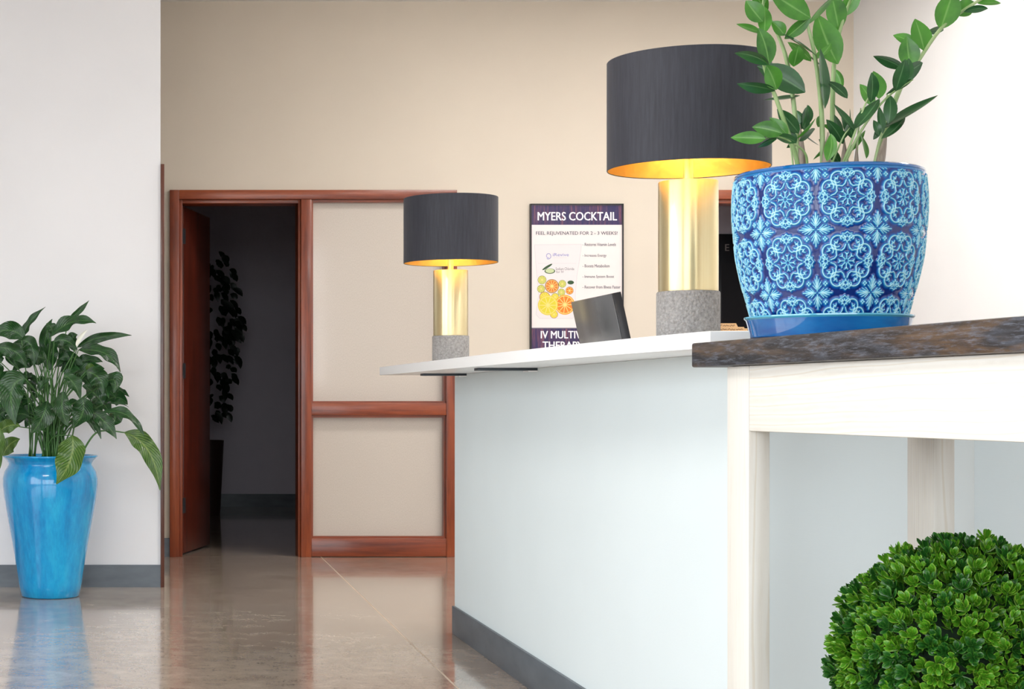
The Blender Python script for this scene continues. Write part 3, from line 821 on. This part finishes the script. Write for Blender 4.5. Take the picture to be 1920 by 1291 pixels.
def lily_stem(bx, by, d):
    ang = random.uniform(0, 2 * PI); r = random.uniform(0, .11)
    s = LP + Vector((r * math.cos(ang), r * math.sin(ang), .64))
    e = ly(bx, by, d)
    mid = s * .45 + e * .55 + Vector((-(e.x - s.x) * .18, -(e.y - s.y) * .18, .04))
    P = spline([s, mid, e], 6)
    tube('stem', P, [.0042 - .002 * i / (len(P) - 1) for i in range(len(P))], m_lstem, pl, 6)
ll = [  # base, control, tip, width, depth, old?
    ((150, 298), (150, 215), (285, 120), 52, -.02, 0), ((425, 190), (490, 145), (552, 70), 36, .08, 0), ((318, 305), (440, 150), (598, 224), 92, -.08, 0),
    ((478, 366), (620, 275), (818, 292), 56, .04, 0), ((488, 386), (690, 345), (746, 522), 92, -.06, 0), ((455, 475), (540, 415), (638, 456), 66, .05, 0),
    ((155, 320), (80, 215), (-60, 300), 104, -.06, 0), ((292, 430), (255, 300), (325, 192), 72, .02, 0), ((140, 330), (215, 320), (220, 488), 92, -.1, 0),
    ((170, 565), (30, 560), (112, 842), 160, -.2, 0), ((455, 905), (470, 1040), (362, 1195), 168, -.27, 1), ((770, 892), (960, 930), (988, 1245), 118, -.1, 1),
    ((632, 770), (810, 715), (892, 918), 66, -.12, 0), ((535, 520), (640, 540), (640, 660), 116, -.16, 0), ((650, 585), (745, 520), (705, 650), 100, -.14, 0),
    ((650, 700), (740, 650), (792, 722), 90, .02, 0), ((720, 612), (765, 640), (802, 674), 34, .05, 0), ((570, 760), (660, 810), (722, 930), 84, -.14, 0),
    ((405, 540), (480, 560), (502, 690), 90, -.16, 0), ((400, 640), (380, 760), (428, 850), 100, -.18, 0), ((510, 680), (540, 760), (455, 865), 130, -.15, 0),
    ((300, 700), (300, 800), (205, 895), 120, -.17, 0), ((-20, 375), (120, 360), (180, 500), 84, -.12, 0), ((10, 890), (60, 830), (140, 850), 80, -.18, 1),
    ((30, 1035), (50, 950), (135, 930), 92, -.14, 1), ((20, 860), (5, 1000), (-25, 1215), 84, -.24, 1), ((340, 335), (410, 300), (484, 388), 70, -.12, 0),
    ((460, 390), (430, 280), (482, 290), 70, .0, 0), ((-10, 640), (40, 540), (180, 545), 100, -.14, 0), ((248, 640), (260, 580), (315, 575), 50, -.16, 0),
    ((545, 520), (560, 470), (590, 515), 50, -.05, 1), ((290, 220), (340, 240), (322, 300), 60, -.03, 0), ((310, 510), (290, 380), (370, 320), 90, .02, 0),
    ((640, 720), (600, 640), (520, 600), 110, -.06, 0), ((430, 480), (380, 400), (400, 330), 80, .08, 0), ((100, 480), (60, 420), (90, 330), 90, .06, 0), ((250, 470), (210, 430), (240, 380), 70, .04, 0),
    ((700, 760), (740, 800), (690, 850), 90, .0, 0), ((620, 780), (600, 720), (560, 690), 90, -.02, 0),
]
for b, c_, e, w_, d, old in ll:
    B, Cc, E = ly(*b, d), ly(*c_, d - .02), ly(*e, d - random.uniform(0, .05))
    leaf('leaf', m_lily_y if old else m_lily, pl, B, Cc, E, w_ / 1320.7 * 1.08, random.uniform(-.5, .5), 0.3, (.8, .9), 18, 4, .34, (0, -1, .25), random.uniform(0, 6))
    if b[1] < 880 and b[0] > 30: lily_stem(b[0], b[1], d)
for k in range(44):                                 # inner foliage
    cx = random.gauss(300, 170); cy = random.uniform(330, 800); d = random.uniform(-.1, .2)
    cx = max(-60, min(620, cx))
    a = random.uniform(-1.2, 1.2) + (0 if cx > 300 else PI)
    L_ = random.uniform(110, 190)
    e = (cx + L_ * math.cos(a), cy - L_ * .6 * math.sin(a) + random.uniform(-10, 110))
    c_ = ((cx + e[0]) / 2, min(cy, e[1]) - random.uniform(10, 60))
    leaf('leaf', m_lily, pl, ly(cx, cy, d), ly(*c_, d - .02), ly(*e, d + random.uniform(-.1, .03)), random.uniform(70, 115) / 1320.7, random.uniform(-.8, .8), .3, (.8, .9), 14, 4, .34, (0, -1, .4), random.uniform(0, 6))
    lily_stem(cx, cy, d)
P = spline([LP + Vector((.13, -.1, .64)), ly(580, 910, -.12), ly(660, 880, -.12), ly(772, 893, -.1)], 6)
tube('stem', P, [.005 - .002 * i / (len(P) - 1) for i in range(len(P))], m_lstem, pl, 8)
for x, y, d in ((130, 855, -.18), (450, 905, -.25)):
    lily_stem(x, y, d)
lily_stem(478, 370, -.1)
o = leaf('bloom', m_spathe, pl, ly(475, 372, -.1), ly(485, 310, -.1), ly(546, 262, -.1), 30 / 1320.7, .6, .5, (.9, .8), 10, 4)
o['label'] = 'slender white bloom'

# ------------------------------------------------------------------ clipped boxwood ball
BC = Vector((1.392, 2.80, .497)); BR = .189
bw = thing('topiary_ball', 'dense round clipped boxwood ball under the table', 'plant', (BC.x, BC.y, 0))
lathe('planter', [(0, .001), (.105, .001), (.11, .006), (.135, .27), (.142, .275), (.142, .30), (.13, .30), (.125, .27), (0, .268)], m_gplanter, bw, (BC.x, BC.y, 0), 48)
bm = bmesh.new(); bmesh.ops.create_icosphere(bm, subdivisions=4, radius=BR * .84)
bmesh.ops.translate(bm, verts=bm.verts, vec=BC); from_bm('twig_core', bm, m_core, bw, 3)
def sprig_mesh(seed):
    r_ = random.Random(seed); V, F, A, L = [], [], [], []
    for tier, (n, ln, op, z0) in enumerate(((2, .014, .22, .012), (4, .021, .5, .006), (4, .023, .85, .0))):
        for k in range(n):
            a = 2 * PI * k / n + tier * .8 + r_.uniform(-.3, .3); op_ = op + r_.uniform(-.15, .15); l_ = ln * r_.uniform(.85, 1.15)
            dr = Vector((math.cos(a) * math.sin(op_), math.sin(a) * math.sin(op_), math.cos(op_)))
            b = Vector((0, 0, z0)); e = b + dr * l_
            c_ = (b + e) / 2 + Vector((math.cos(a), math.sin(a), -.3)) * .003
            v, f, ac, al = leaf_geo(b, c_, e, l_ * .5, 0, -.5, (1.45, .60), 6, 2, 0, (-math.cos(a) * math.cos(op_), -math.sin(a) * math.cos(op_), math.sin(op_)))
            o_ = len(V); V += v; F += [tuple(i + o_ for i in q) for q in f]; A += ac; L += al
    v, f = tube_geo([(0, 0, -.02), (0, 0, .012)], [.0012, .0008], 4)
    o_ = len(V); V += v; F += [tuple(i + o_ for i in q) for q in f]; A += [0.] * len(v); L += [0.] * len(v)
    me = meshdata('sprig', V, F, True); set_attr(me, 'across', A); set_attr(me, 'along', L)
    return me, (V, F, A, L)
variants = []
for q in range(6):
    me, g = sprig_mesh(q); me.materials.append(m_box if q % 3 else m_box_d); variants.append((me, g))
pts = []
NS = 2000
for i in range(NS):
    z = 1 - 2 * (i + .5) / NS; a = i * PI * (3 - math.sqrt(5))
    d = Vector((math.sqrt(1 - z * z) * math.cos(a), math.sqrt(1 - z * z) * math.sin(a), z))
    d = (d + Vector((random.gauss(0, .03), random.gauss(0, .03), random.gauss(0, .03)))).normalized()
    r_ = BR * (random.uniform(.84, 1.03) + .05 * math.sin(5 * a + 3 * z) * .6)
    tilt = (d + Vector((random.gauss(0, .28), random.gauss(0, .28), random.gauss(0, .28) + .12))).normalized()
    q = Matrix.LocRotScale(BC + d * r_, tilt.to_track_quat('Z', 'Y') @ Matrix.Rotation(random.uniform(0, 6.28), 3, 'Z').to_quaternion(), Vector((1, 1, 1)) * random.uniform(.72, .98))
    view = (Vector((0, 0, .92)) - BC).normalized()
    pts.append((d.dot(view) + .35 * d.z, q))
pts.sort(key=lambda t: -t[0])
BO = Matrix.Translation(-Vector((BC.x, BC.y, 0)))
for sc_, q in pts[:300]:
    o = bpy.data.objects.new('sprig', random.choice(variants)[0]); C.objects.link(o); o.parent = bw; o.matrix_local = BO @ q
V, F, A, L, MI = [], [], [], [], []
for sc_, q in pts[300:]:
    vi = random.randrange(6); v, f, a, l = variants[vi][1]
    o_ = len(V); mq = BO @ q
    V += [mq @ p for p in v]; F += [tuple(i + o_ for i in t) for t in f]; A += a; L += l; MI += [0 if vi % 3 else 1] * len(f)
me = meshdata('foliage', V, F, True); set_attr(me, 'across', A); set_attr(me, 'along', L)
me.materials.append(m_box); me.materials.append(m_box_d); me.polygons.foreach_set('material_index', MI)
o = link('foliage', me, None, bw); o['kind'] = 'stuff'

# ------------------------------------------------------------------ ficus in the dark room
FP = Vector((.80, 13.9, 0))
ft = thing('ficus_tree', 'dim leafy indoor tree standing in the dark room behind the open door', 'tree', FP)
tube('trunk', [FP + Vector((0, 0, .5)), FP + Vector((.02, 0, 1.2)), FP + Vector((-.02, 0, 1.9))], [.018, .014, .008], m_bark, ft, 8)
lathe('soil', [(.12, .52), (0, .53)], m_soil, ft, FP, 24)
lathe('planter', [(0, .001), (.11, .001), (.14, .60), (.128, .60), (.12, .5), (0, .5)], m_planter, ft, FP, 32)
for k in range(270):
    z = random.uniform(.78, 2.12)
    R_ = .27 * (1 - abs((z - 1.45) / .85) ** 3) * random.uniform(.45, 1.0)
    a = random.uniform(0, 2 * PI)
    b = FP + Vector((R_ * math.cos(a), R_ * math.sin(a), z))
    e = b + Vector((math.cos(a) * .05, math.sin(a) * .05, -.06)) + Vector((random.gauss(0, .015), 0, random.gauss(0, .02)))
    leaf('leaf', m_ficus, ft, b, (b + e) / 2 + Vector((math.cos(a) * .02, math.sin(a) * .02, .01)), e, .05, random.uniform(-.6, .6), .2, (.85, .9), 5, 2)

# ------------------------------------------------------------------ poster on the tan wall (units: 1468 per metre)
PX, PZ, PY = 2.480, 2.0817, 10.186
def pu(cx, cy): return (PX + cx / 1468, PZ - cy / 1468)
def prect(name, x0, y0, x1, y1, dy, mat, parent):
    a, b = pu(x0, y1), pu(x1, y0)
    return poly(name, [a, (b[0], a[1]), b, (a[0], b[1])], PY - dy, mat, parent)
ps = thing('wall_poster', 'framed wellness poster with citrus slices on the tan wall', 'poster', (2.76, 10.19, 1.1757))
(x0, z0), (x1, z1) = pu(12, 1330), pu(815, 12)
boxes('frame', [(x0, x0 + .007, PY - .012, 10.1995, z0, z1), (x1 - .007, x1, PY - .012, 10.1995, z0, z1), (x0 + .007, x1 - .007, PY - .012, 10.1995, z0, z0 + .007), (x0 + .007, x1 - .007, PY - .012, 10.1995, z1 - .007, z1)], m_pframe, ps)
sheet = box('sheet', (x0 + .007, x1 - .007, PY, 10.199, z0 + .007, z1 - .007), m_pwhite, ps)
prect('header_band', 24, 24, 804, 193, .0006, m_pband, sheet)
prect('footer_band', 24, 1088, 804, 1320, .0006, m_pband, sheet)
prect('footer_line', 24, 1080, 804, 1088, .0006, m_ink_g, sheet)
def ptext(s, xa, ya, xb, yb, mat, bold=0.0):
    x, z = pu(xa, yb)
    return text('lettering', s, mat, sheet, x, PY - .0012, z, (xb - xa) / 1468 if xb else None, (yb - ya) / 1468, bold)
ptext('MYERS COCKTAIL', 78, 83, 760, 155, m_ink_w, .022)
ptext('FEEL REJUVENATED FOR 2 - 3 WEEKS!', 63, 250, 765, 288, m_ink_n, .006)
for s, xb, cy in (('- Restores Vitamin Levels', 752, 362), ('- Increases Energy', 670, 458), ('- Boosts Metabolism', 697, 547), ('- Immune System Boost', 736, 640), ('- Recover from Illness Faster', 790, 729)):
    ptext(s, 465, cy - 13, xb, cy + (17 if 'y' in s else 13), m_ink_g, .012)
ptext('IV MULTIVITAMIN', 105, 1108, 705, 1172, m_ink_w, .022)
ptext('THERAPY', 120, 1199, 468, 1263, m_ink_w, .022)
bag = [pu(*p) for p in ((50, 365), (455, 360), (440, 480), (415, 640), (402, 800), (410, 960), (380, 1000), (95, 1000), (62, 965), (85, 800), (70, 620), (58, 480))]
poly('bag_print', bag, PY - .0006, m_bag, sheet)
for i in range(len(bag)):
    a, b = Vector(bag[i]), Vector(bag[(i + 1) % len(bag)]); n = (b - a).normalized(); n = Vector((-n.y, n.x)) * .0016
    poly('bag_edge', [a + n, b + n, b - n, a - n], PY - .0008, m_bagline, sheet)
ring = []
for q in np.linspace(0, 2 * PI, 25):
    ring.append(q)
def disc(cx, cy, r, dy, mat, squash=1.0, name='slice_print', tilt=0.0):
    x, z = pu(cx, cy); r /= 1468
    P = []
    for q in np.linspace(0, 2 * PI, 33)[:-1]:
        a_, b_ = r * math.cos(q), r * squash * math.sin(q)
        P.append((x + a_ * math.cos(tilt) - b_ * math.sin(tilt), z + a_ * math.sin(tilt) + b_ * math.cos(tilt)))
    return poly(name, P, PY - dy, mat, sheet)
def citrus(cx, cy, r, dy, rind, flesh, n=10):
    disc(cx, cy, r, dy, rind); disc(cx, cy, r * .9, dy + .0001, m_pith)
    x, z = pu(cx, cy); R_ = r * .84 / 1468; V, F = [], []
    for k in range(n):
        a0 = 2 * PI * k / n + .03; a1 = 2 * PI * (k + 1) / n - .03; am = (a0 + a1) / 2
        pts_ = [(x + R_ * .16 * math.cos(am), z + R_ * .16 * math.sin(am))] + [(x + R_ * math.cos(a), z + R_ * math.sin(a)) for a in np.linspace(a0, a1, 5)]
        o_ = len(V); V += [(p[0], PY - dy - .0002, p[1]) for p in pts_]; F.append(tuple(range(o_, o_ + len(pts_))))
    mesh('slice_segments', V, F, flesh, sheet)
disc(182, 592, 46, .0010, m_cu_rind, .5); disc(182, 590, 38, .0011, m_cu, .5)
disc(160, 556, 50, .0012, m_cu_rind, .2, tilt=.55)
citrus(115, 668, 37, .0010, m_li_rind, m_li, 8); citrus(290, 702, 33, .0010, m_li_rind, m_li, 8); citrus(107, 745, 34, .0010, m_li_rind, m_li, 7)
citrus(282, 775, 32, .0010, m_li_rind, m_li, 8); citrus(138, 815, 46, .0010, m_br_rind, m_lem, 9); citrus(352, 760, 34, .0010, m_br_rind, m_or, 6)
citrus(228, 815, 34, .0009, m_li_rind, m_lem, 8)
disc(362, 690, 28, .0010, m_cu_rind, .6)
citrus(218, 965, 34, .0009, m_br_rind, m_lem, 8)
citrus(200, 722, 60, .0013, m_br_rind, m_br, 11); citrus(312, 882, 86, .0013, m_or_rind, m_or, 11); citrus(165, 886, 86, .0017, m_lem_rind, m_lem, 10)
disc(312, 882, 14, .0018, m_pith); disc(165, 886, 11, .0022, m_pith); disc(200, 722, 12, .0018, m_pith)
V, F = [], []
for i in range(28):                                 # swirl of the logo
    q = -2.2 + i * .27; rr = 24 - i * .35
    for s_ in (rr - 2.2, rr + 2.2):
        x, z = pu(170 + s_ * math.cos(q), 462 - s_ * 1.1 * math.sin(q)); V.append((x, PY - .0012, z))
    if i: F.append((2 * i - 2, 2 * i - 1, 2 * i + 1, 2 * i))
mesh('logo_swirl', V, F, m_ink_lilac, sheet)
ptext('iRevive', 208, 437, 346, 464, m_ink_lilac, .0)
prect('logo_line', 212, 474, 330, 478, .0012, m_bagline, sheet)
ptext('Sodium Chloride', 232, 560, 392, 584, m_ink_g, .0); ptext('for IV', 236, 588, 302, 608, m_ink_g, .0)
prect('bag_crease', 80, 524, 410, 527, .0009, m_bagline, sheet)

# dark poster in the room behind the second door
dp = thing('dark_poster', 'dim dark poster with a pale letter hanging in the unlit room', 'poster', (4.24, 11.79, 1.0))
box('frame', (4.165, 4.44, 11.785, 11.799, 1.0, 2.05), m_black, dp, .002)
prect2 = poly('sheet', [(4.18, 1.02), (4.425, 1.02), (4.425, 1.85), (4.18, 1.85)], 11.784, m_dposter, dp)
text('lettering', 'E', m_grey, dp, 4.205, 11.783, 1.935, None, .045, .02)

# ------------------------------------------------------------------ monitor and cards
mx = thing('computer_monitor', 'dark grey computer monitor leaning on the desk behind the counter', 'monitor', (1.50, 5.05, .7405))
lean = Matrix.Translation((1.4865, 0, .90)) @ Matrix.Rotation(-.215, 4, 'Y')
sh = box('housing', (-.008, .010, 4.842, 5.262, .0, .327), m_mon, mx, .002, lean)
box('edge_band', (-.0055, .018, 4.836, 4.8415, .0, .327), m_black, mx, .001, lean)
box('bezel', (.0105, .018, 4.842, 5.262, .0, .327), m_black, mx, .001, lean)
box('screen', (.0182, .0188, 4.855, 5.249, .02, .315), m_screen, mx, 0, lean)
box('stand_neck', (1.497, 1.515, 5.02, 5.08, .7475, 1.0), m_black, mx, .002)
box('stand_foot', (1.48, 1.66, 4.93, 5.17, .7405, .7475), m_black, mx, .002)

def squiggle(x0, x1, z, y, parent, amp=.0022):
    V, F = [], []; n = 26
    for i in range(n):
        x = x0 + (x1 - x0) * i / (n - 1); dz = amp * math.sin(i * 1.9 + random.uniform(-.7, .7)) * random.uniform(.3, 1)
        V += [(x, y, z + dz - .0006), (x, y, z + dz + .0006)]
        if i and i % 9: F.append((2 * i - 2, 2 * i, 2 * i + 1, 2 * i - 1))
    mesh('handwriting', V, F, m_pen, parent)
for i, (xa, xb, top, y, lab) in enumerate(((1.428, 1.478, .0455, 4.07, 'rearmost tan tabbed index card on the counter beside the concrete lamp foot'),
                                           (1.428, 1.489, .036, 4.05, 'middle tan tabbed index card on the counter beside the concrete lamp foot'),
                                           (1.428, 1.498, .024, 4.03, 'frontmost tan index card on the counter beside the concrete lamp foot'))):
    zb = 1.0552
    t = thing('index_card', lab, 'card', (1.46, y, zb), 'tabbed cards on the counter')
    bm = bmesh.new()
    P = [(1.425, 0), (1.505, 0), (1.505, top - .012), (xb + .006, top - .012), (xb, top), (xa, top), (xa - .003, top - .012)]
    f_ = [bm.verts.new((p[0], y, zb + p[1])) for p in P]; b_ = [bm.verts.new((p[0], y + .0015, zb + p[1])) for p in P]
    bm.faces.new(f_); bm.faces.new(b_[::-1])
    for q in range(len(P)): bm.faces.new((f_[q], b_[q], b_[(q + 1) % len(P)], f_[(q + 1) % len(P)]))
    from_bm('card', bm, m_kraft, t)
    squiggle(xa + .003, xb - .003, zb + top - .0055, y - .0003, t)
